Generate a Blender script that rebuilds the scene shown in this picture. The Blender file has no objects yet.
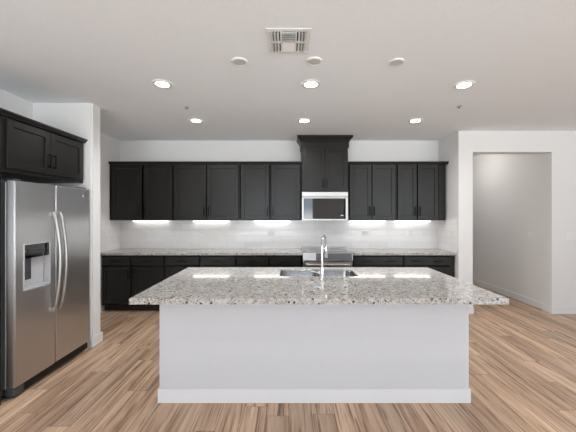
import bpy, bmesh, math, random
from mathutils import Vector, Matrix
random.seed(4)
S = bpy.context.scene
C = bpy.data.collections.new('scene'); S.collection.children.link(C)
PI = math.pi
H = 1.51                     # eye height
CEIL = 2.76

# ---------------------------------------------------------------- camera
cam_d = bpy.data.cameras.new('camera'); cam = bpy.data.objects.new('camera', cam_d); C.objects.link(cam)
cam.location = (0, 0, H); cam.rotation_euler = (PI/2, 0, 0)
cam_d.sensor_width = 36; cam_d.lens = 300/576*36
cam_d.shift_x = -0.8/576; cam_d.shift_y = -2.3/576
cam_d.clip_start = 0.02
S.camera = cam
S.view_settings.view_transform = 'Standard'; S.view_settings.look = 'None'
S.view_settings.gamma = 1; S.view_settings.use_curve_mapping = False
S.view_settings.exposure = 0.12

# ---------------------------------------------------------------- world (overcast daylight)
w = bpy.data.worlds.new('world'); S.world = w; w.use_nodes = True
bgn = w.node_tree.nodes['Background']
# bright overcast sky above the horizon, brighter half added below to light the ceiling
bgn.inputs[1].default_value = 1.0
_t = w.node_tree; _tc = _t.nodes.new('ShaderNodeTexCoord'); _sp = _t.nodes.new('ShaderNodeSeparateXYZ'); _r = _t.nodes.new('ShaderNodeValToRGB')
_ma = _t.nodes.new('ShaderNodeMapRange'); _ma.inputs['From Min'].default_value = -1; _ma.inputs['From Max'].default_value = 1
_t.links.new(_tc.outputs['Generated'], _sp.inputs[0]); _t.links.new(_sp.outputs[2], _ma.inputs[0]); _t.links.new(_ma.outputs[0], _r.inputs[0])
_e = _r.color_ramp.elements; _e[0].position = 0.49; _e[0].color = (1.6, 1.68, 1.75, 1); _e[1].position = 0.51; _e[1].color = (0.56, 0.64, 0.74, 1)
_mu = _t.nodes.new('ShaderNodeVectorMath'); _mu.operation = 'SCALE'; _mu.inputs['Scale'].default_value = 4.6
_t.links.new(_r.outputs[0], _mu.inputs[0]); _t.links.new(_mu.outputs[0], bgn.inputs[0])

def portal(name, loc, rot, sx, sy):
    l = bpy.data.lights.new(name, 'AREA'); l.shape = 'RECTANGLE'; l.size = sx; l.size_y = sy
    l.cycles.is_portal = True
    o = bpy.data.objects.new(name, l); C.objects.link(o); o.location = loc; o.rotation_euler = rot
    return o
REAR = -3.2; RIGHT = 6.2
# window openings: (rear wall) and (right wall)
REAR_WIN = [(-2.4, 1.06, 0.05, 2.5), (2.6, 5.6, 0.3, 2.5)]
RIGHT_WIN = [(-2.4, -1.1, 0.5, 2.3)]
for a, b, z0, z1 in REAR_WIN:
    portal('rear_daylight', ((a+b)/2, REAR-0.10, (z0+z1)/2), (PI/2, 0, 0), b-a, z1-z0)
for a, b, z0, z1 in RIGHT_WIN:
    portal('side_daylight', (RIGHT+0.10, (a+b)/2, (z0+z1)/2), (PI/2, 0, PI/2), b-a, z1-z0)

# ---------------------------------------------------------------- materials
def srgb(r, g, b):
    f = lambda c: ((c/255+0.055)/1.055)**2.4 if c/255 > 0.04045 else c/255/12.92
    return (f(r), f(g), f(b), 1)
class NT:
    def __init__(s, name):
        s.m = bpy.data.materials.new(name); s.m.use_nodes = True; s.t = s.m.node_tree
        s.b = s.t.nodes['Principled BSDF']
    def n(s, typ, **kw):
        x = s.t.nodes.new(typ)
        for k, v in kw.items():
            if k.startswith('_'): setattr(x, k[1:], v)
            else: x.inputs[k.replace('_', ' ')].default_value = v
        return x
    def l(s, a, b): s.t.links.new(a, b)
def ramp(nt, fac, stops, interp='LINEAR'):
    r = nt.n('ShaderNodeValToRGB'); r.color_ramp.interpolation = interp
    e = r.color_ramp.elements
    while len(e) < len(stops): e.new(0.5)
    for i, (p, c) in enumerate(stops): e[i].position = p; e[i].color = c
    nt.l(fac, r.inputs[0]); return r.outputs[0]
def mixc(nt, fac, a, b, mode='MIX'):
    m = nt.n('ShaderNodeMix', _data_type='RGBA', _blend_type=mode)
    for i, v in ((0, fac), (6, a), (7, b)):
        if hasattr(v, 'links'): nt.l(v, m.inputs[i])
        else: m.inputs[i].default_value = v
    return m.outputs[2]
def simple(name, col, rough=0.5, metal=0.0, bump=0.0, bscale=200, coat=0.0, aniso=None, vary=0.0, spec=None):
    nt = NT(name); b = nt.b
    b.inputs['Roughness'].default_value = rough; b.inputs['Metallic'].default_value = metal
    b.inputs['Coat Weight'].default_value = coat
    if spec is not None: b.inputs['Specular IOR Level'].default_value = spec
    tc = nt.n('ShaderNodeTexCoord')
    no = nt.n('ShaderNodeTexNoise', Scale=bscale, Detail=3.0); nt.l(tc.outputs['Object'], no.inputs['Vector'])
    v = vary or 0.02
    lo = tuple(c*(1-v) for c in col[:3])+(1,); hi = tuple(min(1, c*(1+v)) for c in col[:3])+(1,)
    nt.l(ramp(nt, no.outputs[0], [(0.3, lo), (0.7, hi)]), b.inputs['Base Color'])
    if bump:
        bp = nt.n('ShaderNodeBump', Strength=bump, Distance=0.002); nt.l(no.outputs[0], bp.inputs['Height'])
        nt.l(bp.outputs[0], b.inputs['Normal'])
    return nt.m
def emit(name, col, strength):
    nt = NT(name); nt.b.inputs['Base Color'].default_value = (0.8, 0.8, 0.8, 1)
    nt.b.inputs['Emission Color'].default_value = col; nt.b.inputs['Emission Strength'].default_value = strength
    return nt.m
M = {}
M['wall'] = simple('wall_paint', srgb(228, 227, 225), 0.75, bump=0.12, bscale=90)
M['ceiling'] = simple('ceiling_paint', srgb(240, 244, 247), 0.9, bump=0.35, bscale=55)
M['trim'] = simple('trim_paint', srgb(226, 226, 227), 0.45)
M['island'] = simple('island_paint', srgb(206, 207, 209), 0.6, bump=0.05, bscale=90)
M['cab'] = simple('espresso_cabinet', srgb(33, 32, 30), 0.31, vary=0.10, bscale=14, spec=0.28)
M['cabin'] = simple('cabinet_underside', srgb(70, 70, 66), 0.5)
M['pull'] = simple('dark_pull', srgb(8, 8, 8), 0.45, spec=0.15)
M['black'] = simple('black_plastic', srgb(20, 20, 21), 0.4)
M['fbody'] = simple('painted_steel_grey', srgb(150, 152, 155), 0.35, metal=0.5)
M['toe'] = simple('toe_kick', srgb(24, 24, 24), 0.6)
M['dkgrey'] = simple('dark_grey_plastic', srgb(62, 64, 67), 0.5)
M['grey'] = simple('grey_plastic', srgb(190, 190, 192), 0.35)
M['white'] = simple('white_plastic', srgb(232, 232, 230), 0.4)
M['slot'] = simple('outlet_slot', srgb(120, 118, 115), 0.6)
M['chrome'] = simple('chrome', srgb(225, 226, 228), 0.10, metal=1.0)
M['glass'] = simple('black_glass', srgb(12, 12, 13), 0.04, coat=1.0)
M['ledbar'] = emit('under_cabinet_led', (1.0, 0.96, 0.91, 1), 2.9)
M['lens'] = emit('downlight_lens', (1.0, 0.96, 0.92, 1), 22.0)
M['ventdark'] = simple('vent_duct_dark', srgb(22, 22, 24), 0.8)
M['cover'] = simple('blank_cover', srgb(205, 204, 198), 0.6)
M['display'] = simple('display_glass', srgb(70, 70, 72), 0.2, coat=0.5)

def steel(name, axis, col=(168, 167, 165), rough=0.30, aniso=0):
    nt = NT(name); b = nt.b
    tc = nt.n('ShaderNodeTexCoord'); mp = nt.n('ShaderNodeMapping')
    sc = [900, 900, 900]; sc[axis] = 4
    mp.inputs['Scale'].default_value = sc
    nt.l(tc.outputs['Object'], mp.inputs[0])
    no = nt.n('ShaderNodeTexNoise', Scale=1.0, Detail=2.0); nt.l(mp.outputs[0], no.inputs['Vector'])
    c = srgb(*col)
    nt.l(ramp(nt, no.outputs[0], [(0.2, tuple(x*0.93 for x in c[:3])+(1,)), (0.8, tuple(x*1.06 for x in c[:3])+(1,))]), b.inputs['Base Color'])
    b.inputs['Metallic'].default_value = 1.0; b.inputs['Roughness'].default_value = rough
    if aniso:
        b.inputs['Anisotropic'].default_value = aniso
        tg = nt.n('ShaderNodeTangent', _direction_type='RADIAL', _axis='Z'); nt.l(tg.outputs[0], b.inputs['Tangent']); b.inputs['Anisotropic Rotation'].default_value = 0.0
    bp = nt.n('ShaderNodeBump', Strength=0.05, Distance=0.001); nt.l(no.outputs[0], bp.inputs['Height']); nt.l(bp.outputs[0], b.inputs['Normal'])
    return nt.m
M['steel'] = steel('brushed_steel', 2, (204, 203, 202), 0.34, 0.9)
M['steelh'] = steel('brushed_steel_wide', 0, (185, 184, 182), 0.28)
M['steelb'] = steel('bright_steel', 0, (178, 177, 174), 0.36)
M['sink'] = steel('sink_steel', 0, (222, 222, 222), 0.2)

def granite():
    nt = NT('speckled_granite'); b = nt.b
    tc = nt.n('ShaderNodeTexCoord')
    big = nt.n('ShaderNodeTexNoise', Scale=26.0, Detail=6.0, Roughness=0.65); nt.l(tc.outputs['Object'], big.inputs['Vector'])
    c = ramp(nt, big.outputs[0], [(0.30, srgb(150, 143, 134)), (0.46, srgb(178, 174, 167)), (0.62, srgb(200, 199, 198)), (0.74, srgb(166, 166, 168))])
    v1 = nt.n('ShaderNodeTexVoronoi', Scale=140.0); nt.l(tc.outputs['Object'], v1.inputs['Vector'])
    sep = nt.n('ShaderNodeSeparateColor'); nt.l(v1.outputs['Color'], sep.inputs[0])
    g = ramp(nt, sep.outputs[0], [(0.0, (0.07, 0.07, 0.075, 1)), (0.07, (0.34, 0.33, 0.32, 1)), (0.12, (0.66, 0.62, 0.58, 1)), (0.28, (0.86, 0.85, 0.84, 1)), (0.55, (1, 1, 1, 1))], 'CONSTANT')
    c = mixc(nt, 0.85, c, g, 'MULTIPLY')
    v2 = nt.n('ShaderNodeTexVoronoi', Scale=38.0); nt.l(tc.outputs['Object'], v2.inputs['Vector'])
    sep2 = nt.n('ShaderNodeSeparateColor'); nt.l(v2.outputs['Color'], sep2.inputs[0])
    lt = nt.n('ShaderNodeMath', _operation='LESS_THAN'); nt.l(sep2.outputs[1], lt.inputs[0]); lt.inputs[1].default_value = 0.09
    ld = nt.n('ShaderNodeMath', _operation='LESS_THAN'); nt.l(v2.outputs['Distance'], ld.inputs[0]); ld.inputs[1].default_value = 0.34
    mu = nt.n('ShaderNodeMath', _operation='MULTIPLY'); nt.l(lt.outputs[0], mu.inputs[0]); nt.l(ld.outputs[0], mu.inputs[1])
    c = mixc(nt, mu.outputs[0], c, (0.05, 0.05, 0.055, 1))
    nt.l(c, b.inputs['Base Color'])
    b.inputs['Roughness'].default_value = 0.05; b.inputs['Specular IOR Level'].default_value = 0.5
    return nt.m
M['granite'] = granite()

def floor_mat():
    nt = NT('plank_floor'); b = nt.b
    tc = nt.n('ShaderNodeTexCoord'); sp = nt.n('ShaderNodeSeparateXYZ'); nt.l(tc.outputs['Object'], sp.inputs[0])
    cb = nt.n('ShaderNodeCombineXYZ'); nt.l(sp.outputs[0], cb.inputs[1])
    # every row of planks starts at its own random point
    dv = nt.n('ShaderNodeMath', _operation='DIVIDE'); nt.l(sp.outputs[0], dv.inputs[0]); dv.inputs[1].default_value = 0.172
    fl = nt.n('ShaderNodeMath', _operation='FLOOR'); nt.l(dv.outputs[0], fl.inputs[0])
    wn = nt.n('ShaderNodeTexWhiteNoise', _noise_dimensions='1D'); nt.l(fl.outputs[0], wn.inputs['W'])
    ml = nt.n('ShaderNodeMath', _operation='MULTIPLY_ADD'); nt.l(wn.outputs['Value'], ml.inputs[0]); ml.inputs[1].default_value = 1.22; nt.l(sp.outputs[1], ml.inputs[2])
    nt.l(ml.outputs[0], cb.inputs[0])
    def brick(off, mort):
        x = nt.n('ShaderNodeTexBrick', Scale=1.0, Bias=0.0)
        x.offset = off; x.offset_frequency = 2; x.squash = 1.0
        x.inputs['Mortar Size'].default_value = mort; x.inputs['Mortar Smooth'].default_value = 0.1
        x.inputs['Brick Width'].default_value = 1.22; x.inputs['Row Height'].default_value = 0.172
        x.inputs['Color1'].default_value = (0, 0, 0, 1); x.inputs['Color2'].default_value = (1, 1, 1, 1); x.inputs['Mortar'].default_value = (0.5, 0.5, 0.5, 1)
        nt.l(cb.outputs[0], x.inputs['Vector']); return x
    bk = brick(0.0, 0.0016)
    rnd = bk.outputs['Color']
    # shift the grain by the plank's own random number
    sc = nt.n('ShaderNodeVectorMath', _operation='SCALE'); nt.l(rnd, sc.inputs[0]); sc.inputs['Scale'].default_value = 37.0
    ad = nt.n('ShaderNodeVectorMath', _operation='ADD'); nt.l(cb.outputs[0], ad.inputs[0]); nt.l(sc.outputs[0], ad.inputs[1])
    mp = nt.n('ShaderNodeMapping'); mp.inputs['Scale'].default_value = (0.8, 13, 1); nt.l(ad.outputs[0], mp.inputs[0])
    n1 = nt.n('ShaderNodeTexNoise', Scale=1.0, Detail=5.0, Roughness=0.6, Distortion=0.9); nt.l(mp.outputs[0], n1.inputs['Vector'])
    mp2 = nt.n('ShaderNodeMapping'); mp2.inputs['Scale'].default_value = (2.2, 62, 1); nt.l(ad.outputs[0], mp2.inputs[0])
    n2 = nt.n('ShaderNodeTexNoise', Scale=1.0, Detail=3.0, Distortion=0.4); nt.l(mp2.outputs[0], n2.inputs['Vector'])
    base = ramp(nt, n1.outputs[0], [(0.26, srgb(122, 92, 72)), (0.37, srgb(170, 138, 112)), (0.50, srgb(196, 165, 138)), (0.68, srgb(218, 190, 163))])
    fine = ramp(nt, n2.outputs[0], [(0.36, (0.26, 0.20, 0.17, 1)), (0.41, (0.88, 0.86, 0.85, 1)), (0.52, (1, 1, 1, 1))])
    c = mixc(nt, 0.75, base, fine, 'MULTIPLY')
    tint = ramp(nt, rnd, [(0.0, (0.82, 0.81, 0.82, 1)), (0.5, (1.03, 1.02, 1.02, 1)), (1.0, (1.2, 1.19, 1.18, 1))])
    c = mixc(nt, 1.0, c, tint, 'MULTIPLY')
    # knots
    mpk = nt.n('ShaderNodeMapping'); mpk.inputs['Scale'].default_value = (2.2, 6.0, 1); nt.l(ad.outputs[0], mpk.inputs[0])
    vk = nt.n('ShaderNodeTexVoronoi', Scale=1.0); nt.l(mpk.outputs[0], vk.inputs['Vector'])
    kn = ramp(nt, vk.outputs['Distance'], [(0.03, (0.35, 0.30, 0.27, 1)), (0.11, (1, 1, 1, 1))])
    c = mixc(nt, 0.8, c, kn, 'MULTIPLY')
    c = mixc(nt, bk.outputs['Fac'], c, srgb(88, 66, 52))
    nt.l(c, b.inputs['Base Color'])
    b.inputs['Roughness'].default_value = 0.42; b.inputs['Specular IOR Level'].default_value = 0.45
    bp = nt.n('ShaderNodeBump', Strength=0.15, Distance=0.002); nt.l(n2.outputs[0], bp.inputs['Height']); nt.l(bp.outputs[0], b.inputs['Normal'])
    return nt.m
M['floor'] = floor_mat()

def tile_mat(name, ax):
    nt = NT(name); b = nt.b
    tc = nt.n('ShaderNodeTexCoord'); sp = nt.n('ShaderNodeSeparateXYZ'); nt.l(tc.outputs['Object'], sp.inputs[0])
    cb = nt.n('ShaderNodeCombineXYZ'); nt.l(sp.outputs[ax], cb.inputs[0])
    sub = nt.n('ShaderNodeMath', _operation='SUBTRACT'); nt.l(sp.outputs[2], sub.inputs[0]); sub.inputs[1].default_value = 0.914
    nt.l(sub.outputs[0], cb.inputs[1])
    x = nt.n('ShaderNodeTexBrick', Scale=1.0, Bias=0.0); x.offset = 0.5
    x.inputs['Mortar Size'].default_value = 0.0022; x.inputs['Mortar Smooth'].default_value = 0.2
    x.inputs['Brick Width'].default_value = 0.305; x.inputs['Row Height'].default_value = 0.1075
    x.inputs['Color1'].default_value = srgb(232, 229, 226); x.inputs['Color2'].default_value = srgb(240, 238, 236)
    x.inputs['Mortar'].default_value = srgb(218, 215, 212)
    nt.l(cb.outputs[0], x.inputs['Vector']); nt.l(x.outputs['Color'], b.inputs['Base Color'])
    b.inputs['Roughness'].default_value = 0.16
    inv = nt.n('ShaderNodeMath', _operation='SUBTRACT'); inv.inputs[0].default_value = 1.0; nt.l(x.outputs['Fac'], inv.inputs[1])
    bp = nt.n('ShaderNodeBump', Strength=0.2, Distance=0.001); nt.l(inv.outputs[0], bp.inputs['Height']); nt.l(bp.outputs[0], b.inputs['Normal'])
    return nt.m
M['tile_x'] = tile_mat('white_tile', 0); M['tile_y'] = tile_mat('white_tile_return', 1)

# ---------------------------------------------------------------- mesh helpers
def bm_new(): return bmesh.new()
def box(bm, x0, x1, y0, y1, z0, z1, bev=0.0, seg=1):
    r = bmesh.ops.create_cube(bm, size=1.0)
    vs = r['verts']
    bmesh.ops.scale(bm, vec=(x1-x0, y1-y0, z1-z0), verts=vs)
    bmesh.ops.translate(bm, vec=((x0+x1)/2, (y0+y1)/2, (z0+z1)/2), verts=vs)
    if bev:
        es = list({e for v in vs for e in v.link_edges})
        bmesh.ops.bevel(bm, geom=es, offset=bev, segments=seg, affect='EDGES', profile=0.5)
    return bm
def cyl(bm, c, r1, r2, h, axis='Z', seg=32):
    m = {'Z': Matrix.Identity(4), 'Y': Matrix.Rotation(-PI/2, 4, 'X'), 'X': Matrix.Rotation(PI/2, 4, 'Y')}[axis]
    bmesh.ops.create_cone(bm, cap_ends=True, segments=seg, radius1=r1, radius2=r2, depth=h, matrix=Matrix.Translation(c) @ m)
def lathe(bm, prof, c=(0, 0, 0), seg=40):
    rings = []
    for r, z in prof:
        if r < 1e-6: rings.append([bm.verts.new((c[0], c[1], c[2]+z))])
        else: rings.append([bm.verts.new((c[0]+r*math.cos(2*PI*i/seg), c[1]+r*math.sin(2*PI*i/seg), c[2]+z)) for i in range(seg)])
    for a, b in zip(rings, rings[1:]):
        for i in range(seg):
            j = (i+1) % seg
            if len(a) == 1 and len(b) == 1: continue
            if len(a) == 1: bm.faces.new((a[0], b[i], b[j]))
            elif len(b) == 1: bm.faces.new((a[i], b[0], a[j]))
            else: bm.faces.new((a[i], b[i], b[j], a[j]))
    bmesh.ops.recalc_face_normals(bm, faces=bm.faces)
def tube(bm, pts, rad, seg=14, flat=1.0):
    pts = [Vector(p) for p in pts]; rings = []
    n = len(pts); up = None
    rads = rad if isinstance(rad, (list, tuple)) else [rad]*n
    for i, p in enumerate(pts):
        t = (pts[min(i+1, n-1)]-pts[max(i-1, 0)]).normalized()
        if up is None:
            up = t.orthogonal().normalized()
        up = (up-t*up.dot(t)).normalized(); sd = t.cross(up)
        rings.append([bm.verts.new(p+up*rads[i]*math.cos(2*PI*k/seg)+sd*rads[i]*flat*math.sin(2*PI*k/seg)) for k in range(seg)])
    for a, b in zip(rings, rings[1:]):
        for k in range(seg):
            j = (k+1) % seg; bm.faces.new((a[k], a[j], b[j], b[k]))
    bm.faces.new(rings[0][::-1]); bm.faces.new(rings[-1])
    bmesh.ops.recalc_face_normals(bm, faces=bm.faces)
def prism(bm, prof, x0, x1, axis='X'):
    """extrude a closed (y,z) profile along x"""
    f = (lambda x, y, z: (x, y, z)) if axis == 'X' else (lambda x, y, z: (y, x, z))
    a = [bm.verts.new(f(x0, y, z)) for y, z in prof]; b = [bm.verts.new(f(x1, y, z)) for y, z in prof]
    n = len(prof)
    for i in range(n): bm.faces.new((a[i], a[(i+1) % n], b[(i+1) % n], b[i]))
    bm.faces.new(a[::-1]); bm.faces.new(b)
    bmesh.ops.recalc_face_normals(bm, faces=bm.faces)
def obj(name, bm, mat, parent=None, smooth=False):
    me = bpy.data.meshes.new(name); bm.to_mesh(me); bm.free()
    for m in (mat if isinstance(mat, list) else [mat]): me.materials.append(M[m])
    if smooth:
        for p in me.polygons: p.use_smooth = True
        me.set_sharp_from_angle(angle=math.radians(35))
    o = bpy.data.objects.new(name, me); C.objects.link(o)
    if parent: o.parent = parent
    return o
def tag(o, label, cat, group=None, kind=None):
    o['label'] = label; o['category'] = cat
    if group: o['group'] = group
    if kind: o['kind'] = kind
    return o
def thing(name, loc, label, cat, group=None, rz=0):
    o = bpy.data.objects.new(name, None); C.objects.link(o); o.empty_display_size = 0.1
    o.location = loc; o.rotation_euler = (0, 0, rz); return tag(o, label, cat, group)
def struct(name, bm, mat, label=None, cat=None):
    o = obj(name, bm, mat); o['kind'] = 'structure'
    if label: o['label'] = label; o['category'] = cat
    return o
def copy_tree(o, parent=None):
    c = o.copy(); C.objects.link(c)
    if parent: c.parent = parent
    for ch in list(o.children): copy_tree(ch, c)
    return c

# ---------------------------------------------------------------- room shell
LX, BX, BY = -2.89, 2.56, 5.128          # left wall, kitchen nook right wall, back wall
RY = 4.525                               # plane of the wall with the hallway opening
OX0, OX1, OZ = 2.775, 3.967, 2.44        # hallway opening
T = 0.14
b = bm_new(); box(b, LX-T, RIGHT+T, REAR-T, 8.6, -0.1, 0)
struct('floor', b, 'floor', 'wood plank floor in warm brown and tan', 'floor')
b = bm_new(); box(b, LX-T, RIGHT+T, REAR-T, 8.6, CEIL, CEIL+0.1)
struct('ceiling', b, 'ceiling', 'flat light grey ceiling with recessed lights', 'ceiling')
b = bm_new(); box(b, LX-T, LX, REAR, BY, 0, CEIL)
wl = struct('wall_left', b, 'wall', 'white wall behind the refrigerator', 'wall')
b = bm_new(); box(b, LX-T, BX, BY, BY+T, 0, CEIL)
wb = struct('wall_back', b, 'wall', 'white back wall above and behind the cabinets', 'wall')
# stub wall that closes the refrigerator recess
SX, SY0, SY1 = -2.224, 3.39, 3.555
b = bm_new(); box(b, LX, SX, SY0, SY1, 0, CEIL, 0)
es = [e for e in b.edges if abs(e.verts[0].co.x-SX) < 1e-4 and abs(e.verts[1].co.x-SX) < 1e-4 and abs(e.verts[0].co.z-e.verts[1].co.z) > 1]
bmesh.ops.bevel(b, geom=es, offset=0.015, segments=4, affect='EDGES')
struct('wall_divider', b, 'wall', 'narrow white wall end beside the refrigerator', 'wall')
# right wall with opening + nook return
b = bm_new()
box(b, BX, OX0, RY, RY+0.155, 0, CEIL)
box(b, BX, BX+0.115, RY+0.155, BY+T, 0, CEIL)
box(b, OX0, OX1, RY, RY+0.155, OZ, CEIL)
box(b, OX1, RIGHT, RY, RY+0.155, 0, CEIL)
wr = struct('wall_right', b, 'wall', 'white wall around the hallway opening', 'wall')
# hallway
b = bm_new(); box(b, 4.0, 4.0+T, RY+0.155, 8.4, 0, CEIL)
hw = struct('wall_hallway', b, 'wall', 'greige wall seen through the hallway opening', 'wall')
b = bm_new(); box(b, BX+0.115, 2.70, BY+T, 8.4, 0, CEIL); struct('wall_hallway_left', b, 'wall')
b = bm_new(); box(b, 2.56, 4.0+T, 8.4, 8.5, 0, CEIL); struct('wall_hallway_end', b, 'wall')
# rear + side walls behind the viewer, with window openings
def wall_with_windows(name, a0, a1, wins, make):
    bm = bm_new(); cur = a0
    for a, c, z0, z1 in sorted(wins):
        make(bm, cur, a, 0, CEIL); make(bm, a, c, 0, z0); make(bm, a, c, z1, CEIL); cur = c
    make(bm, cur, a1, 0, CEIL)
    return struct(name, bm, 'wall')
wall_with_windows('wall_rear', LX-T, RIGHT+T, REAR_WIN, lambda bm, a, c, z0, z1: box(bm, a, c, REAR-T, REAR, z0, z1))
wall_with_windows('wall_side', REAR, RY+0.155, RIGHT_WIN, lambda bm, a, c, z0, z1: box(bm, RIGHT, RIGHT+T, a, c, z0, z1))
k = 0
for a, c, z0, z1 in REAR_WIN:
    k += 1; bm = bm_new(); f = 0.05
    n = 3 if c-a > 2.5 else 2
    box(bm, a, c, REAR-0.08, REAR-0.02, z0, z0+f); box(bm, a, c, REAR-0.08, REAR-0.02, z1-f, z1)
    for i in range(n+1):
        x = a+(c-a-f)*i/n; box(bm, x, x+f, REAR-0.08, REAR-0.02, z0+f, z1-f)
    struct('window_%d' % k, bm, 'trim')
for a, c, z0, z1 in RIGHT_WIN:
    k += 1; bm = bm_new(); f = 0.05
    box(bm, RIGHT+0.02, RIGHT+0.08, a, c, z0, z0+f); box(bm, RIGHT+0.02, RIGHT+0.08, a, c, z1-f, z1)
    for i in range(3):
        y = a+(c-a-f)*i/2; box(bm, RIGHT+0.02, RIGHT+0.08, y, y+f, z0+f, z1-f)
    struct('window_%d' % k, bm, 'trim')
# baseboards
BH = 0.11; BT = 0.014
def bb(bm, x0, x1, y0, y1): box(bm, x0, x1, y0, y1, 0, BH, 0.003)
b = bm_new(); bb(b, SX, SX+BT, SY0-BT, SY1+BT); bb(b, SX-0.10, SX, SY1, SY1+BT)
struct('baseboard_divider', b, 'trim')
b = bm_new(); bb(b, OX1, RIGHT, RY-BT, RY); bb(b, OX1-BT, OX1, RY-BT, RY+0.155); bb(b, BX+0.0, OX0, RY-BT, RY); bb(b, OX0, OX0+BT, RY-BT, RY+0.155)
struct('baseboard_right', b, 'trim')
b = bm_new(); bb(b, 4.0-BT, 4.0, RY+0.155, 8.4)
struct('baseboard_hallway', b, 'trim')

# backsplash (part of the walls)
TZ0, TZ1 = 0.914, 1.45
b = bm_new(); box(b, LX+0.008, BX-0.008, BY-0.008, BY, TZ0, TZ1)
o = obj('backsplash', b, 'tile_x', wb); o['label'] = 'white tile backsplash'
b = bm_new(); box(b, LX, LX+0.008, 4.58, BY, TZ0, TZ1)
o = obj('backsplash', b, 'tile_y', wl); o['label'] = 'white tile backsplash return'
b = bm_new(); box(b, BX-0.008, BX, 4.58, BY, TZ0, TZ1)
o = obj('backsplash', b, 'tile_y', wr); o['label'] = 'white tile backsplash return'

# ---------------------------------------------------------------- cabinet parts (local: x width, z up, front faces -y)
def shaker(w, h, t=0.02, fr=0.06, rec=0.012):
    bm = bm_new()
    x0, x1, z0, z1 = -w/2, w/2, 0, h
    bv = 0.0025
    box(bm, x0, x0+fr, -t, 0, z0, z1, bv); box(bm, x1-fr, x1, -t, 0, z0, z1, bv)
    box(bm, x0+fr-0.001, x1-fr+0.001, -t, 0, z0, z0+fr, bv); box(bm, x0+fr-0.001, x1-fr+0.001, -t, 0, z1-fr, z1, bv)
    box(bm, x0+fr-0.004, x1-fr+0.004, -t+rec, -0.002, z0+fr-0.004, z1-fr+0.004)
    return bm
def slab(w, h, t=0.02):
    bm = bm_new(); box(bm, -w/2, w/2, -t, 0, 0, h, 0.003)
    return bm
def pull_v(L=0.13):
    bm = bm_new(); box(bm, -0.006, 0.006, -0.032, -0.022, -L/2, L/2, 0.0025)
    for s in (-1, 1): box(bm, -0.005, 0.005, -0.023, 0, s*(L/2-0.012)-0.006, s*(L/2-0.012)+0.006)
    return bm
def pull_h(L=0.13):
    bm = bm_new(); box(bm, -L/2, L/2, -0.032, -0.022, -0.006, 0.006, 0.0025)
    for s in (-1, 1): box(bm, s*(L/2-0.012)-0.006, s*(L/2-0.012)+0.006, -0.023, 0, -0.005, 0.005)
    return bm
def carcase(wd, z0, z1, dep, rim=0.005, rec=0.14):
    bm = bm_new(); box(bm, -wd, wd, rec, dep, z0, z1)
    box(bm, -wd, -wd+rim, 0, rec, z0, z1); box(bm, wd-rim, wd, 0, rec, z0, z1)
    box(bm, -wd+rim, wd-rim, 0, rec, z0, z0+rim*2); box(bm, -wd+rim, wd-rim, 0, rec, z1-rim*2, z1)
    return bm
def add_door(root, x0, x1, z0, z1, hand, up=True, L=0.13, inset=0.035):
    d = obj('door', shaker(x1-x0, z1-z0), 'cab', root); d.location = ((x0+x1)/2, 0, z0)
    h = obj('handle', pull_v(L), 'pull', d)
    hx = (x1-x0)/2-0.028
    h.location = (hx if hand == 'R' else -hx, -0.02, (inset+L/2) if up else (z1-z0-inset-L/2))
    return d
def add_drawer(root, x0, x1, z0, z1, pulls):
    d = obj('drawer', slab(x1-x0, z1-z0), 'cab', root); d.location = ((x0+x1)/2, 0, z0)
    for p in pulls:
        h = obj('handle', pull_h(0.14), 'pull', d); h.location = (p, -0.02, (z1-z0)/2)
    return d
CROWN = [(0.0, 0.0), (-0.020, 0.0), (-0.024, 0.010), (-0.034, 0.022), (-0.040, 0.026), (-0.040, 0.040), (0.0, 0.040)]

# ---------------------------------------------------------------- upper cabinets
UF, UZ0, UZ1 = 4.83, 1.404, 2.305            # front of carcase, bottom, top
us = 300/(UF-0.02)
def X_at(px, s): return (px-288.8)/s
def upper(px0, px1, doors, label, left_end=False, right_end=False, filler=0):
    x0, x1 = X_at(px0, us), X_at(px1, us)
    cx = (x0+x1)/2; wd = (x1-x0)/2-0.0012
    r = thing('upper_cabinet', (cx, UF, UZ0), label, 'cabinet', 'dark upper wall cabinets')
    h = UZ1-UZ0
    bm = carcase(wd, 0, h, BY-0.010-UF)
    if filler: box(bm, wd-filler, wd, 0, 0.14, 0, h)
    obj('body', bm, 'cab', r)
    # crown with returns at free ends
    bm = bm_new(); e0 = -wd-(0.035 if left_end else 0); e1 = wd+(0.035 if right_end else 0)
    prism(bm, [(y-0.0, z) for y, z in CROWN], e0, e1)
    box(bm, e0, e1, 0, BY-0.010-UF, 0.0, 0.040)
    c = obj('crown', bm, 'cab', r); c.location = (0, 0, h)
    for d0, d1, hand in doors:
        add_door(r, X_at(d0, us)-cx, X_at(d1, us)-cx, 0.012, h-0.012, hand, L=0.15, inset=0.06)
    return r
upper(108.9, 172.8, [(111.2, 141.3, 'R'), (143.6, 171.9, 'L')], 'dark two-door upper cabinet at the far left end of the back wall row')
upper(172.8, 239.6, [(174.0, 205.9, 'R'), (206.9, 238.6, 'L')], 'dark two-door upper cabinet, middle one of the three left of the microwave')
upper(239.6, 301.2, [(240.9, 269.2, 'R'), (271.3, 299.8, 'L')], 'dark two-door upper cabinet directly left of the tall microwave cabinet')
upper(348.6, 396.6, [(349.8, 371.6, 'R'), (372.4, 395.6, 'L')], 'dark two-door upper cabinet directly right of the tall microwave cabinet')
upper(396.6, 446.0, [(397.8, 416.8, 'R'), (418.0, 438.6, 'L')], 'dark two-door upper cabinet at the right end of the row, with a wide filler strip', right_end=True, filler=0.10)

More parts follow.
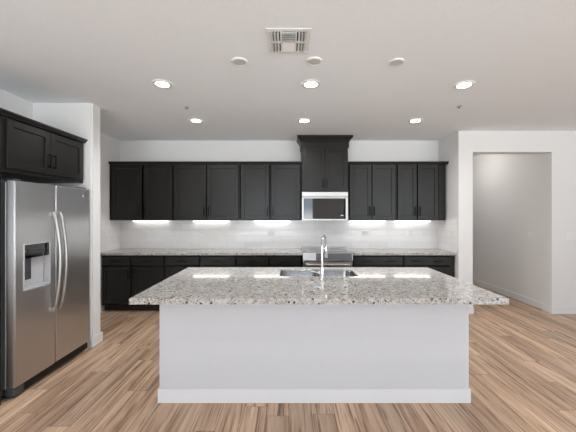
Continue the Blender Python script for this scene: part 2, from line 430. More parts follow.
# tall cabinet over the microwave
MF = 4.80; ms = 300/(MF-0.02)
x0, x1 = X_at(301.4, ms), X_at(348.4, ms); cx = (x0+x1)/2; wd = (x1-x0)/2
tz0, tz1 = 1.862, 2.565
r = thing('microwave_cabinet', (cx, MF, tz0), 'taller dark cabinet above the microwave with stepped crown reaching the ceiling', 'cabinet')
bm = bm_new(); bm.free(); obj('body', carcase(wd-0.004, 0, tz1-tz0, BY-0.010-MF), 'cab', r)
mid = 0
add_door(r, -wd+0.012, -0.002, 0.010, tz1-tz0-0.010, 'R', L=0.15, inset=0.05)
add_door(r, 0.002, wd-0.012, 0.010, tz1-tz0-0.010, 'L', L=0.15, inset=0.05)
bm = bm_new(); e = wd
prof = [(0, 0), (-0.012, 0), (-0.012, 0.09), (-0.022, 0.10), (-0.030, 0.118), (-0.058, 0.150), (-0.066, 0.156), (-0.066, 0.185), (0, 0.185)]
def crown_ring(bm, prof, wd, depth):
    """profile swept round front and both sides with mitred corners"""
    rings = []
    for y, z in prof:
        o_ = -y
        rings.append([(-wd-o_, depth, z), (-wd-o_, -o_, z), (wd+o_, -o_, z), (wd+o_, depth, z)])
    V = [[bm.verts.new(p) for p in rr] for rr in rings]
    for a, b_ in zip(V, V[1:]):
        for i in range(3): bm.faces.new((a[i], a[i+1], b_[i+1], b_[i]))
    bm.faces.new(V[0]); bm.faces.new(V[-1][::-1])
    # back closure
    n = len(V)
    bm.faces.new([V[i][0] for i in range(n)] + [V[i][3] for i in range(n-1, -1, -1)])
    bmesh.ops.recalc_face_normals(bm, faces=bm.faces)
crown_ring(bm, [p for p in prof[1:-1]], wd, BY-0.010-MF)
c = obj('crown', bm, 'cab', r); c.location = (0, 0, tz1-tz0)

# ---------------------------------------------------------------- microwave
mz0, mz1 = 1.400, 1.858
mx0, mx1 = X_at(301.8, ms), X_at(348.0, ms); cx = (mx0+mx1)/2; hw_ = (mx1-mx0)/2
r = thing('microwave', (cx, MF, mz0), 'stainless over-the-range microwave with black glass front', 'microwave')
mh = mz1-mz0
bm = bm_new(); box(bm, -hw_, hw_, 0, BY-0.010-MF, 0, mh, 0.002); obj('body', bm, 'black', r)
bm = bm_new(); box(bm, -hw_, hw_, -0.03, 0, mh-0.078, mh, 0.004); 
o = obj('vent_panel', bm, 'steelb', r); o['label'] = 'bright steel vent strip'
# door frame
bm = bm_new(); zt = mh-0.084
gx0, gx1, gz0, gz1 = -hw_+0.030, hw_-0.040, 0.028, zt-0.022
box(bm, -hw_, gx0, -0.032, 0, 0, zt, 0.003); box(bm, gx1, hw_, -0.032, 0, 0, zt, 0.003)
box(bm, gx0, gx1, -0.032, 0, 0, gz0, 0.003); box(bm, gx0, gx1, -0.032, 0, gz1, zt, 0.003)
dr = obj('door', bm, 'steelb', r); dr['label'] = 'bright steel door frame'
bm = bm_new(); box(bm, gx0, gx1, -0.028, -0.002, gz0, gz1); o = obj('glass', bm, 'glass', dr); o['label'] = 'black glass pane'
bm = bm_new(); tube(bm, [(gx1-0.012, -0.034, gz0+0.02), (gx1-0.012, -0.058, gz0+0.035), (gx1-0.012, -0.058, gz1-0.035), (gx1-0.012, -0.034, gz1-0.02)], 0.007)
o = obj('handle', bm, 'black', dr, True); o['label'] = 'black bar handle'
bm = bm_new(); box(bm, gx1-0.075, gx1-0.035, -0.0295, -0.027, gz0+0.045, gz0+0.062); o = obj('badge', bm, 'grey', dr); o['label'] = 'small grey badge'

# ---------------------------------------------------------------- base cabinets
LF = 4.61; ls = 300/(LF-0.02)
def lower(px0, px1, kind, label, doorhand='R', filler=0.0, two=False):
    x0, x1 = X_at(px0, ls), X_at(px1, ls); cx = (x0+x1)/2; wd = (x1-x0)/2-0.001
    r = thing('base_cabinet', (cx, LF, 0), label, 'cabinet', 'dark base cabinets along the back wall')
    bm = carcase(wd, 0.10, 0.870, BY-0.010-LF)
    if filler: box(bm, wd-filler, wd, 0, 0.14, 0.10, 0.870)
    obj('body', bm, 'cab', r)
    bm = bm_new(); box(bm, -wd, wd, 0.07, 0.085, 0, 0.10); obj('toe_kick', bm, 'toe', r)
    g = 0.012; fw = wd-filler/2-g
    a, c = -wd+g, wd-g-filler
    if kind == 'single':
        add_drawer(r, a, c, 0.716, 0.852, [0.0])
        add_door(r, a, c, 0.125, 0.700, doorhand, up=False, L=0.14)
    else:
        m = (a+c)/2
        add_drawer(r, a, c, 0.716, 0.852, [-(c-a)*0.24, (c-a)*0.24])
        add_door(r, a, m-0.003, 0.125, 0.700, 'R', up=False, L=0.14)
        add_door(r, m+0.003, c, 0.125, 0.700, 'L', up=False, L=0.14)
    return r
cols = [101.2, 131, 164.3, 199.8, 235.6, 269, 301.3]
names = ['at the left end, beside the wall end', 'second from the left end', 'third from left, partly behind the island',
         'fourth from left, behind the island', 'second one left of the range', 'directly left of the range']
for i in range(6):
    lower(cols[i], cols[i+1], 'single', 'dark base cabinet with one drawer and door, '+names[i], 'RL'[i % 2])
lower(353.0, 403.5, 'double', 'wide dark base cabinet with a two-handled drawer, directly right of the range')
lower(403.5, 288.8+2.546*ls, 'double', 'wide dark base cabinet with a two-handled drawer at the right end by the wall', filler=0.07)

# countertops on the back run
def counter(x0, x1, label):
    bm = bm_new(); box(bm, x0, x1, 4.58, BY-0.0085, 0.874, 0.914, 0.003, 2)
    return tag(obj('countertop', bm, 'granite'), label, 'countertop')
RX0, RX1 = X_at(302.8, 65.35), X_at(352.3, 65.35)
counter(LX+0.009, RX0-0.004, 'speckled grey granite countertop on the base cabinets left of the range')
counter(RX1+0.004, BX-0.009, 'speckled grey granite countertop on the base cabinets right of the range')

# ---------------------------------------------------------------- range
cx = (RX0+RX1)/2; hw_ = (RX1-RX0)/2
r = thing('kitchen_range', (cx, 4.59, 0), 'stainless slide-in range under the microwave, front controls', 'range')
D = BY-0.012-4.59
bm = bm_new(); box(bm, -hw_, hw_, 0.03, D, 0.06, 0.905, 0.002); obj('body', bm, 'dkgrey', r)
bm = bm_new(); prism(bm, [(-0.012, 0.915), (-0.035, 0.800), (0.03, 0.800), (0.03, 0.915)], -hw_, hw_); cp = obj('control_panel', bm, 'steelh', r)
bm = bm_new()
prism(bm, [(-0.0150, 0.908), (-0.0365, 0.803), (-0.030, 0.803), (-0.010, 0.908)], -hw_+0.20, hw_-0.01); o = obj('display', bm, 'display', cp); o['label'] = 'dark glass display strip'
bm = bm_new(); box(bm, -hw_-0.004, hw_+0.004, -0.010, D, 0.9155, 0.926, 0.003); ct = obj('cooktop', bm, 'steelh', r)
bm = bm_new()
box(bm, -hw_+0.03, hw_-0.03, 0.04, D-0.07, 0.926, 0.9275); gl = obj('glass', bm, 'display', ct)
for (bx, by, br) in ((-0.19, 0.14, 0.09), (0.19, 0.14, 0.11), (-0.19, 0.36, 0.07), (0.19, 0.36, 0.08)):
    bm = bm_new(); lathe(bm, [(br-0.004, 0), (br-0.004, 0.0006), (br, 0.0006), (br, 0)], (bx, by, 0.9275)); obj('burner', bm, 'dkgrey', ct)
bm = bm_new(); box(bm, -hw_, hw_, D-0.045, D, 0.926, 0.950, 0.004); obj('back_trim', bm, 'steelh', r)
bm = bm_new(); box(bm, -hw_+0.003, hw_-0.003, -0.03, 0.03, 0.21, 0.785, 0.004); dr = obj('door', bm, 'steelh', r)
bm = bm_new(); box(bm, -hw_+0.09, hw_-0.09, -0.032, -0.02, 0.30, 0.66); obj('window', bm, 'glass', dr)
bm = bm_new(); tube(bm, [(-hw_+0.05, -0.03, 0.745), (-hw_+0.05, -0.075, 0.745), (hw_-0.05, -0.075, 0.745), (hw_-0.05, -0.03, 0.745)], 0.013); obj('handle', bm, 'chrome', dr, True)
bm = bm_new(); box(bm, -hw_+0.003, hw_-0.003, -0.03, 0.03, 0.07, 0.20, 0.004); dw = obj('drawer', bm, 'steelh', r)
bm = bm_new(); box(bm, -hw_+0.02, hw_-0.02, 0.05, D-0.02, 0, 0.06); obj('toe_kick', bm, 'toe', r)

# ---------------------------------------------------------------- under-cabinet lights
def X2(px): return (px-288.8)/59.1
bars = [(133, 168, 'far left'), (193, 229, 'second from left'), (254, 290, 'nearest left of the microwave'), (349.5, 385.5, 'nearest right of the microwave'), (394.5, 430.5, 'far right')]
for a, c, nm in bars:
    r = thing('under_cabinet_light', ((X2(a)+X2(c))/2, 5.085, UZ0-0.0), 'slim lit light bar beneath the upper cabinets, '+nm+' of the five', 'light', 'light bars under the upper cabinets')
    L = (X2(c)-X2(a))/2
    bm = bm_new(); box(bm, -L, L, -0.032, 0.03, -0.014, -0.0005, 0.002); hs = obj('housing', bm, 'white', r)
    bm = bm_new(); prism(bm, [(-0.028, -0.0145), (-0.028, -0.019), (-0.020, -0.027), (0.028, -0.027), (0.028, -0.0145)], -L+0.004, L-0.004); obj('lens', bm, 'ledbar', r)

# ---------------------------------------------------------------- wall outlets and switches
def outlet(loc, rz, label, horiz=True, name='wall_outlet', gangs=1, rocker=False):
    r = thing(name, loc, label, 'outlet' if name == 'wall_outlet' else 'switch', rz=rz)
    w_, h_ = (0.115, 0.072) if horiz else (0.072+0.046*(gangs-1), 0.115)
    bm = bm_new(); box(bm, -w_/2, w_/2, -0.006, -0.0002, -h_/2, h_/2, 0.002); obj('plate', bm, 'white', r)
    if rocker:
        for g in range(gangs):
            x = (g-(gangs-1)/2)*0.046
            bm = bm_new(); box(bm, x-0.016, x+0.016, -0.011, -0.006, -0.033, 0.033, 0.002); obj('rocker', bm, 'white', r)
    else:
        bm = bm_new()
        for s in (-1, 1):
            if horiz: box(bm, s*0.024-0.017, s*0.024+0.017, -0.008, -0.006, -0.014, 0.014, 0.002)
            else: box(bm, -0.014, 0.014, -0.008, -0.006, s*0.024-0.017, s*0.024+0.017, 0.002)
        obj('receptacle', bm, 'white', r)
        for s in (-1, 1):
            for q in (-1, 1):
                bm = bm_new()
                if horiz: box(bm, s*0.024-0.006, s*0.024+0.006, -0.0086, -0.0078, q*0.006-0.0022, q*0.006+0.0022)
                else: box(bm, q*0.006-0.0022, q*0.006+0.0022, -0.0086, -0.0078, s*0.024-0.006, s*0.024+0.006)
                obj('slot', bm, 'slot', r)
    return r
yb = BY-0.008
for px, nm, hz in ((145.7, 'leftmost on the back wall, below the leftmost upper cabinet', True), (203, 'below the middle left upper cabinet', True), (271.5, 'left of the microwave, nearest the range', True), (365.5, 'just right of the range', True), (411.3, 'upright one below the right end upper cabinet', False)):
    outlet(((px-288.8)/58.6, yb, 1.178), 0, 'white outlet on the tile backsplash, '+nm, hz)
outlet((LX+0.008, 4.70, 1.19), PI/2, 'white outlet on the left return of the tile backsplash', False)
outlet((BX-0.008, 4.80, 1.22), -PI/2, 'white outlet on the right return of the tile backsplash', False)
outlet((4.0, 4.97, 1.15), -PI/2, 'white rocker switch on the hallway wall inside the opening', False, 'light_switch', 1, True)
outlet((4.27, RY, 1.172), 0, 'wide white switch plate at the right edge of the photo, right of the hallway opening', False, 'light_switch', 4, True)

# ---------------------------------------------------------------- refrigerator (front faces +x; local x -> world y)
FX = -2.22; FY0, FY1, FYM = 2.429, 3.340, 2.858
r = thing('refrigerator', (FX, (FY0+FY1)/2, 0), 'stainless side-by-side refrigerator with door dispenser', 'refrigerator', rz=PI/2)
hw_ = (FY1-FY0)/2; mid = FYM-(FY0+FY1)/2      # local x of the split
FT = 1.78
bm = bm_new(); box(bm, -hw_+0.004, hw_-0.004, 0.075, 0.655, 0.03, FT-0.012, 0.004); obj('body', bm, 'fbody', r)
bm = bm_new(); box(bm, -hw_+0.010, hw_-0.010, 0.060, 0.075, 0.10, FT-0.02); obj('gasket', bm, 'black', r)
# dispenser opening in the left door
dx0, dx1, dz0, dz1 = 2.508-(FY0+FY1)/2, 2.792-(FY0+FY1)/2, 0.862, 1.256
def door_with_hole(x0, x1, z0, z1, hole):
    bm = bm_new(); a, c, e, f = hole
    t0, t1 = 0.0, 0.060
    if hole is None: return bm
    xs = [x0, a, c, x1]; zs = [z0, e, f, z1]
    def grid(y):
        return [[bm.verts.new((x, y, z)) for x in xs] for z in zs]
    F, B = grid(t0), grid(t1)
    for G, rev in ((F, 0), (B, 1)):
        for i in range(3):
            for j in range(3):
                if i == 1 and j == 1: continue
                q = (G[i][j], G[i][j+1], G[i+1][j+1], G[i+1][j]); bm.faces.new(q[::-1] if rev else q)
    for j in range(3):
        bm.faces.new((F[0][j], B[0][j], B[0][j+1], F[0][j+1])); bm.faces.new((F[3][j], F[3][j+1], B[3][j+1], B[3][j]))
        bm.faces.new((F[j][0], F[j+1][0], B[j+1][0], B[j][0])); bm.faces.new((F[j][3], B[j][3], B[j+1][3], F[j+1][3]))
    bm.faces.new((F[1][1], F[1][2], B[1][2], B[1][1])); bm.faces.new((F[2][1], B[2][1], B[2][2], F[2][2]))
    bm.faces.new((F[1][1], B[1][1], B[2][1], F[2][1])); bm.faces.new((F[1][2], F[2][2], B[2][2], B[1][2]))
    bmesh.ops.recalc_face_normals(bm, faces=bm.faces)
    es = [e_ for e_ in bm.edges if all(v.co.y < 1e-5 for v in e_.verts) and (all(abs(v.co.x-x0) < 1e-5 for v in e_.verts) or all(abs(v.co.x-x1) < 1e-5 for v in e_.verts) or all(abs(v.co.z-z1) < 1e-5 for v in e_.verts))]
    bmesh.ops.bevel(bm, geom=es, offset=0.008, segments=4, affect='EDGES')
    return bm
DZ0 = 0.095
ld = obj('door', door_with_hole(-hw_, mid-0.003, DZ0, FT, (dx0, dx1, dz0, dz1)), 'steel', r)
bm = bm_new(); box(bm, mid+0.003, hw_, 0, 0.060, DZ0, FT, 0.008, 3); rd = obj('door', bm, 'steel', r)
# dispenser
fr = 0.010
bm = bm_new(); 
box(bm, dx0, dx0+fr, -0.004, 0.05, dz0, dz1); box(bm, dx1-fr, dx1, -0.004, 0.05, dz0, dz1)
box(bm, dx0+fr, dx1-fr, -0.004, 0.05, dz1-fr, dz1); box(bm, dx0+fr, dx1-fr, -0.010, 0.05, dz0, dz0+0.022)
ds = obj('dispenser', bm, 'grey', ld); ds['label'] = 'light grey dispenser frame'
bm = bm_new(); box(bm, dx0+fr, dx1-fr, 0.002, 0.05, dz1-0.125, dz1-fr); o = obj('control_panel', bm, 'glass', ds)
bm = bm_new()   # niche lining
box(bm, dx0+fr, dx1-fr, 0.052, 0.058, dz0+0.022, dz1-0.125); o = obj('niche', bm, 'grey', ds)
bm = bm_new(); box(bm, dx0+0.02, dx0+0.095, 0.012, 0.052, dz0+0.085, dz1-0.125, 0.004); o = obj('paddle', bm, 'dkgrey', ds); o['label'] = 'dark dispenser paddle'
bm = bm_new(); box(bm, dx0+0.05, dx1-0.06, -0.002, 0.004, dz1-0.085, dz1-0.050); o = obj('display', bm, 'dkgrey', ds)
# handles
def fr_handle(x):
    bm = bm_new(); pts = []; z0, z1 = 0.60, 1.515
    n = 24
    for i in range(n+1):
        t = i/n; z = z0+(z1-z0)*t
        y = -0.012-0.062*math.sin(PI*t)**0.7
        pts.append((x, y, z))
    tube(bm, pts, [0.014+0.003*math.sin(PI*i/n) for i in range(n+1)], 14)
    for z in (z0+0.01, z1-0.01): box(bm, x-0.012, x+0.012, -0.022, -0.0005, z-0.022, z+0.022, 0.003)
    return bm
h1 = obj('handle', fr_handle(mid-0.038), 'steelb', ld, True); h2 = obj('handle', fr_handle(mid+0.038), 'steelb', rd, True)
bm = bm_new(); cyl(bm, (3.236-(FY0+FY1)/2, -0.0012, 1.70), 0.011, 0.011, 0.002, 'Y', 24); o = obj('badge', bm, 'grey', rd); o['label'] = 'small round emblem'
# hinge covers, grille and feet
for s in (-1, 1):
    bm = bm_new(); box(bm, s*(hw_-0.05)-0.03, s*(hw_-0.05)+0.03, 0.02, 0.12, FT+0.001, FT+0.016, 0.004) 
    obj('hinge_cover', bm, 'dkgrey', r)
bm = bm_new(); box(bm, -hw_+0.105, hw_-0.01, 0.014, 0.09, 0.022, 0.090, 0.004)
for i in range(4): box(bm, -hw_+0.12, hw_-0.03, 0.008, 0.016, 0.032+i*0.014, 0.040+i*0.014)
obj('grille', bm, 'black', r)
bm = bm_new(); box(bm, -hw_, -hw_+0.10, 0.010, 0.10, 0.022, 0.085, 0.006); obj('leg_cover', bm, 'dkgrey', r)
for x in (-hw_+0.05, hw_-0.05):
    for y in (0.09, 0.60):
        bm = bm_new(); cyl(bm, (x, y, 0.0125), 0.018, 0.018, 0.025); obj('foot', bm, 'dkgrey', r)

# cabinet over the refrigerator
CXF = -2.32; cy0, cy1 = 2.345, 3.385
r = thing('fridge_cabinet', (CXF, (cy0+cy1)/2, 1.853), 'dark two-door wall cabinet above the refrigerator', 'cabinet', rz=PI/2)
hw_ = (cy1-cy0)/2; h = 2.304-1.853
bm = bm_new(); box(bm, -hw_, hw_, 0, CXF-LX-0.002, 0, h, 0.001); obj('body', bm, 'cab', r)
m = 2.90-(cy0+cy1)/2
add_door(r, 2.452-(cy0+cy1)/2, m-0.002, 0.032, h-0.012, 'R', L=0.135, inset=0.06)
add_door(r, m+0.002, hw_-0.024, 0.032, h-0.012, 'L', L=0.135, inset=0.06)
bm = bm_new(); prism(bm, [(y*1.3, z) for y, z in CROWN], -hw_-0.04, hw_-0.001); box(bm, -hw_-0.04, hw_-0.001, 0, CXF-LX-0.002, 0, 0.04)
c = obj('crown', bm, 'cab', r); c.location = (0, 0, h)

bm = bm_new(); box(bm, -hw_, -hw_+0.020, -0.05, CXF-LX-0.002, -1.853, -0.0005, 0.001)
obj('end_panel', bm, 'cab', r)

# ---------------------------------------------------------------- island
IX0, IX1, IY0, IY1 = -1.123, 1.547, 2.108, 3.341
BX0, BX1, BYF = -1.034, 1.440, 2.40
r = thing('island_base', ((BX0+BX1)/2, BYF, 0), 'white painted kitchen island base with baseboard', 'kitchen island')
hw_ = (BX1-BX0)/2; dp = 3.30-BYF
bm = bm_new()
box(bm, -hw_, hw_, 0, 0.10, 0, 0.871); box(bm, -hw_, -hw_+0.02, 0.10, dp-0.02, 0, 0.871); box(bm, hw_-0.02, hw_, 0.10, dp-0.02, 0, 0.871)
obj('panel', bm, 'island', r)
bm = bm_new(); box(bm, -hw_+0.02, hw_-0.02, dp-0.04, dp-0.02, 0.10, 0.871); obj('cabinet_front', bm, 'cab', r)
bm = bm_new(); box(bm, -hw_-0.012, hw_+0.012, -0.012, -0.0002, 0, BH, 0.003); box(bm, -hw_-0.012, -hw_, 0, dp-0.02, 0, BH, 0.002); box(bm, hw_, hw_+0.012, 0, dp-0.02, 0, BH, 0.002)
obj('baseboard', bm, 'trim', r)
bm = bm_new(); box(bm, hw_, hw_+0.036, 0.005, 0.035, 0.780, 0.871, 0.003); o = obj('bracket', bm, 'trim', r); o['label'] = 'small white block under the overhang'
for i in range(4):
    ww = (2*hw_-0.08)/4; a = -hw_+0.04+i*ww
    d = obj('door', shaker(ww-0.006, 0.72), 'cab', r); d.location = (a+ww/2, dp-0.019, 0.12); d.rotation_euler = (0, 0, PI)

# counter with sink cut-out
SX0, SX1, SYF, SYB = -0.088, 0.668, 2.846, 3.215
def rrect(x0, x1, y0, y1, rads, n=8):
    """rads: (front-left, front-right, back-right, back-left)"""
    pts = []
    for (cx_, cy_, a0), rr in zip((((x0), (y0), PI), ((x1), (y0), 1.5*PI), ((x1), (y1), 0), ((x0), (y1), 0.5*PI)), rads):
        sx = 1 if cx_ == x0 else -1; sy = 1 if cy_ == y0 else -1
        for i in range(n+1):
            a = a0+PI/2*i/n
            pts.append((cx_+sx*rr+rr*math.cos(a), cy_+sy*rr+rr*math.sin(a)))
    return pts
inner = rrect(SX0, SX1, SYF, SYB, (0.05, 0.05, 0.11, 0.07))
outer = [(IX0, IY0), (IX1, IY0), (IX1, IY1), (IX0, IY1)]
bm = bm_new(); es = []
for loop in (outer, inner):
    vs = [bm.verts.new((x, y, 0.914)) for x, y in loop]
    es += [bm.edges.new((vs[i], vs[(i+1) % len(vs)])) for i in range(len(vs))]
bmesh.ops.triangle_fill(bm, use_beauty=True, use_dissolve=False, edges=es)
g = bmesh.ops.extrude_face_region(bm, geom=list(bm.faces))
bmesh.ops.translate(bm, vec=(0, 0, -0.042), verts=[v for v in g['geom'] if isinstance(v, bmesh.types.BMVert)])
bmesh.ops.recalc_face_normals(bm, faces=bm.faces)
es = [e for e in bm.edges if all(v.co.z > 0.91 for v in e.verts) and (all(abs(v.co.y-IY0) < 1e-5 for v in e.verts) or all(abs(v.co.y-IY1) < 1e-5 for v in e.verts) or all(abs(v.co.x-IX0) < 1e-5 for v in e.verts) or all(abs(v.co.x-IX1) < 1e-5 for v in e.verts))]
bmesh.ops.bevel(bm, geom=es, offset=0.003, segments=2, affect='EDGES')
tag(obj('countertop', bm, 'granite'), 'large speckled granite countertop on the white island', 'countertop')

# sink: two bowls with rim, open at top
r = thing('kitchen_sink', ((SX0+SX1)/2, (SYF+SYB)/2, 0.909), 'undermount double-bowl stainless sink set in the island countertop', 'sink')
ox, oy = (SX0+SX1)/2, (SYF+SYB)/2
def bowl(x0, x1, y0, y1, rads, depth):
    bm = bm_new(); top = rrect(x0, x1, y0, y1, rads)
    def off(l, d):
        cx_, cy_ = (x0+x1)/2, (y0+y1)/2
        return [(cx_+(x-cx_)*(1-d/((x1-x0)/2)), cy_+(y-cy_)*(1-d/((y1-y0)/2))) for x, y in l]
    loops = [(top, 0.0), (top, -0.004), (off(top, 0.004), -depth*0.8), (off(top, 0.012), -depth*0.95), (off(top, 0.035), -depth)]
    V = [[bm.verts.new((x-ox, y-oy, z)) for x, y in l] for l, z in loops]
    for a, b_ in zip(V, V[1:]):
        for i in range(len(a)):
            j = (i+1) % len(a); bm.faces.new((a[i], b_[i], b_[j], a[j]))
    bm.faces.new(V[-1])
    bmesh.ops.recalc_face_normals(bm, faces=bm.faces)
    return bm
smid = SX0+0.385*(SX1-SX0)
smid = (SX0+SX1)/2
for (a, c, rad) in ((SX0+0.003, smid-0.010, (0.05, 0.04, 0.04, 0.07)), (smid+0.010, SX1-0.003, (0.04, 0.05, 0.108, 0.04))):
    o = obj('bowl', bowl(a, c, SYF+0.003, SYB-0.003, rad, 0.20), 'sink', r, True)
    sm = o.modifiers.new('thickness', 'SOLIDIFY'); sm.thickness = 0.0012; sm.offset = 0
    bm = bm_new(); lathe(bm, [(0.0, 0.001), (0.036, 0.001), (0.042, 0.004), (0.045, 0.0)], ((a+c)/2-ox, 0, -0.199)); obj('drain', bm, 'chrome', r, True)

# faucet
r = thing('faucet', (0.300, 2.70, 0.914), 'chrome gooseneck faucet rising from the island beside the sink', 'faucet')
bm = bm_new(); lathe(bm, [(0, 0), (0.028, 0), (0.028, 0.006), (0.020, 0.012), (0.018, 0.10), (0.0165, 0.115), (0, 0.115)]); obj('base', bm, 'chrome', r, True)
bm = bm_new(); pts = [(0, 0, 0.11), (0, 0, 0.18), (0, 0, 0.24), (0, 0, 0.292)]
R_ = 0.095
dirv = Vector((0.30, 0.95, 0)).normalized()
for i in range(1, 17):
    a = PI*i/16; d = R_-R_*math.cos(a); pts.append((dirv.x*d, dirv.y*d, 0.292+R_*1.0*math.sin(a)))
e = Vector(pts[-1]); pts.append((e.x, e.y, e.z-0.03))
tube(bm, pts, 0.0115, 16); obj('spout', bm, 'chrome', r, True)
bm = bm_new(); tube(bm, [(e.x, e.y, e.z-0.03), (e.x, e.y, e.z-0.035), (e.x, e.y, e.z-0.11), (e.x, e.y, e.z-0.12)], [0.012, 0.016, 0.018, 0.014], 16); obj('spray_head', bm, 'chrome', r, True)
bm = bm_new(); tube(bm, [(-0.010, 0, 0.062), (-0.035, 0, 0.064), (-0.04, 0, 0.066), (-0.10, 0.005, 0.078)], [0.012, 0.012, 0.007, 0.005], 12); obj('lever', bm, 'chrome', r, True)
# soap dispenser
r = thing('soap_dispenser', (0.512, 2.775, 0.914), 'short chrome soap dispenser on the island, right of the faucet', 'soap dispenser')
bm = bm_new(); lathe(bm, [(0, 0), (0.020, 0), (0.020, 0.005), (0.013, 0.008), (0.012, 0.045), (0.016, 0.048), (0.016, 0.066), (0.012, 0.070), (0, 0.070)]); obj('pump', bm, 'chrome', r, True)
bm = bm_new(); tube(bm, [(0, 0.012, 0.060), (0.0, 0.045, 0.062), (0.0, 0.065, 0.056)], [0.006, 0.005, 0.004], 10); obj('nozzle', bm, 'chrome', r, True)

# ---------------------------------------------------------------- ceiling fixtures
def cs(y): return (213.7-y)/(CEIL-H)
names = {(0, 0): 'left one of the row nearer the camera', (0, 1): 'middle one of the row nearer the camera', (0, 2): 'right one of the row nearer the camera',
         (1, 0): 'left one of the row nearer the cabinets', (1, 1): 'middle one of the row nearer the cabinets', (1, 2): 'right one of the row nearer the cabinets'}
proto = None
for (ri, row) in enumerate((((162.5, 83.8), (311, 84), (464, 84.8)), ((196, 120.5), (304.3, 120.5), (415.5, 120.5)))):
    for ci, (px, py) in enumerate(row):
        s = cs(py)
        if proto is None:
            proto = thing('recessed_light', (0, 0, 0), '', 'light', 'recessed ceiling lights')
            bm = bm_new(); lathe(bm, [(0.058, -0.0005), (0.060, -0.006), (0.078, -0.010), (0.092, -0.006), (0.094, -0.0005)], seg=48); obj('trim_ring', bm, 'white', proto, True)
            bm = bm_new(); lathe(bm, [(0.062, -0.001), (0.062, -0.006), (0.045, -0.013), (0.0, -0.017)], seg=48); obj('lens', bm, 'lens', proto, True)
            o = proto
        else: o = copy_tree(proto)
        o.location = ((px-288.8)/s, 300/s, CEIL)
        o['label'] = 'lit round recessed ceiling light, '+names[(ri, ci)]
        l = bpy.data.lights.new('downlight', 'SPOT'); l.energy = 42; l.spot_size = 2.85; l.spot_blend = 0.8; l.color = (0.97, 0.98, 1.0); l.shadow_soft_size = 0.06
        lo = bpy.data.objects.new('downlight', l); C.objects.link(lo); lo.location = (o.location.x, o.location.y, CEIL-0.03)
proto = None
for px, py, nm in ((239.5, 61.3, 'left'), (314, 60.8, 'middle'), (396, 62, 'right')):
    s = cs(py); o = tag(thing('ceiling_cover', (0, 0, 0), 'x', 'x'), 'flat round blank cover on the ceiling, '+nm+' one of the three above the island', 'ceiling cover', 'blank round ceiling covers')
    o.location = ((px-288.8)/s, 300/s, CEIL)
    bm = bm_new(); lathe(bm, [(0.050, -0.006), (0.054, -0.012), (0.064, -0.009), (0.068, -0.0005)], seg=48); obj('rim', bm, 'white', o, True)
    bm = bm_new(); lathe(bm, [(0.0, -0.010), (0.049, -0.010), (0.0505, -0.002)], seg=48); obj('plate', bm, 'cover', o, True)
for px, py, nm in ((186.5, 107, 'left side between the two rows of lights'), (459, 106.3, 'right side near the wall corner')):
    s = cs(py); r = thing('fire_sprinkler', ((px-288.8)/s, 300/s, CEIL), 'small grey sprinkler on the ceiling, '+nm, 'sprinkler', 'ceiling sprinklers')
    bm = bm_new(); lathe(bm, [(0.0, -0.004), (0.030, -0.004), (0.033, -0.0005)], seg=32); obj('escutcheon', bm, 'cover', r, True)
    bm = bm_new(); lathe(bm, [(0.0, -0.022), (0.012, -0.022), (0.012, -0.019), (0.005, -0.018), (0.006, -0.004), (0.0, -0.004)], seg=20); obj('head', bm, 'slot', r, True)
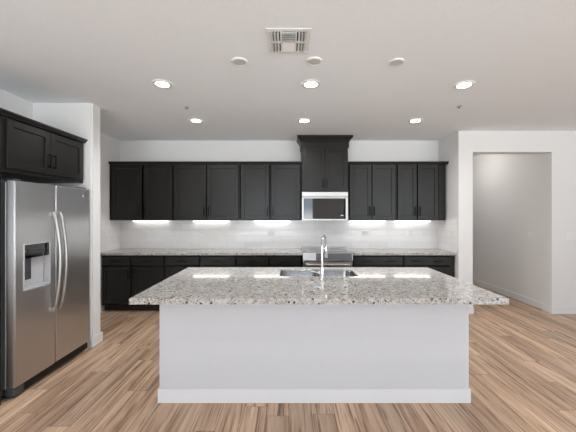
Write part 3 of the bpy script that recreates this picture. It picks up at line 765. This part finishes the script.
# air vent
vx0, vx1, vy0, vy1 = -0.155, 0.152, 2.019, 2.330
r = thing('ceiling_vent', ((vx0+vx1)/2, (vy0+vy1)/2, CEIL), 'square white air vent on the ceiling with curved louvers', 'vent')
w2, d2 = (vx1-vx0)/2, (vy1-vy0)/2; f = 0.030
bm = bm_new(); box(bm, -w2+0.01, w2-0.01, -d2+0.01, d2-0.01, -0.002, -0.0005); obj('backing', bm, 'ventdark', r)
bm = bm_new()
for a, c, e, g in ((-w2, w2, -d2, -d2+f), (-w2, w2, d2-f, d2), (-w2, -w2+f, -d2+f, d2-f), (w2-f, w2, -d2+f, d2-f)):
    box(bm, a, c, e, g, -0.007, -0.001, 0.002)
box(bm, -0.058, -0.048, -d2+f, d2-f, -0.012, -0.001); box(bm, 0.048, 0.058, -d2+f, d2-f, -0.012, -0.001)
box(bm, -w2+f, w2-f, -0.006, 0.006, -0.012, -0.001)
obj('frame', bm, 'white', r)
for sx in (-1, 1):
    for q in (-1, 1):
        for i in range(3):
            x = sx*(0.068+i*0.021); ya, yb_ = (0.008, d2-f) if q > 0 else (-d2+f, -0.008)
            bm = bm_new(); prism(bm, [(x-0.001*sx, -0.003), (x+0.002*sx, -0.003), (x+0.013*sx, -0.018), (x+0.010*sx, -0.018)], ya, yb_, axis='Y'); obj('louver', bm, 'white', r)
for i in range(5):
    y = -d2+f+0.012+i*0.021
    bm = bm_new(); prism(bm, [(y+0.002, -0.003), (y-0.001, -0.003), (y-0.010, -0.017), (y-0.007, -0.017)], -0.047, 0.047); obj('louver', bm, 'white', r)
for i in range(5):
    y = 0.012+i*0.021
    bm = bm_new(); prism(bm, [(y-0.002, -0.003), (y+0.001, -0.003), (y+0.019, -0.012), (y+0.016, -0.012)], -0.047, 0.047); obj('louver', bm, 'white', r)

# unseen ceiling spots added behind the viewer for a more even light
for x in (-1.3, 1.7, 4.6):
    for y in (-1.9, 0.7):
        if (x, y) == (4.6, 0.7): continue
        l = bpy.data.lights.new('downlight', 'SPOT'); l.energy = 24; l.spot_size = 2.6; l.spot_blend = 0.9; l.color = (0.97, 0.98, 1.0); l.shadow_soft_size = 0.06
        lo = bpy.data.objects.new('downlight', l); C.objects.link(lo); lo.location = (x, y, CEIL-0.03)
# hallway ceiling light (just out of sight above the opening)
l = bpy.data.lights.new('hall_lamp', 'POINT'); l.energy = 5.5; l.color = (1.0, 0.93, 0.88); l.shadow_soft_size = 0.12
lo = bpy.data.objects.new('hall_lamp', l); C.objects.link(lo); lo.location = (3.3, 5.9, CEIL-0.18)
r = thing('hallway_light', (3.3, 5.9, CEIL), 'round ceiling light in the hallway, above the opening', 'light')
bm = bm_new(); lathe(bm, [(0.0, -0.05), (0.09, -0.04), (0.10, -0.0005)], seg=32); obj('lens', bm, 'lens', r, True)
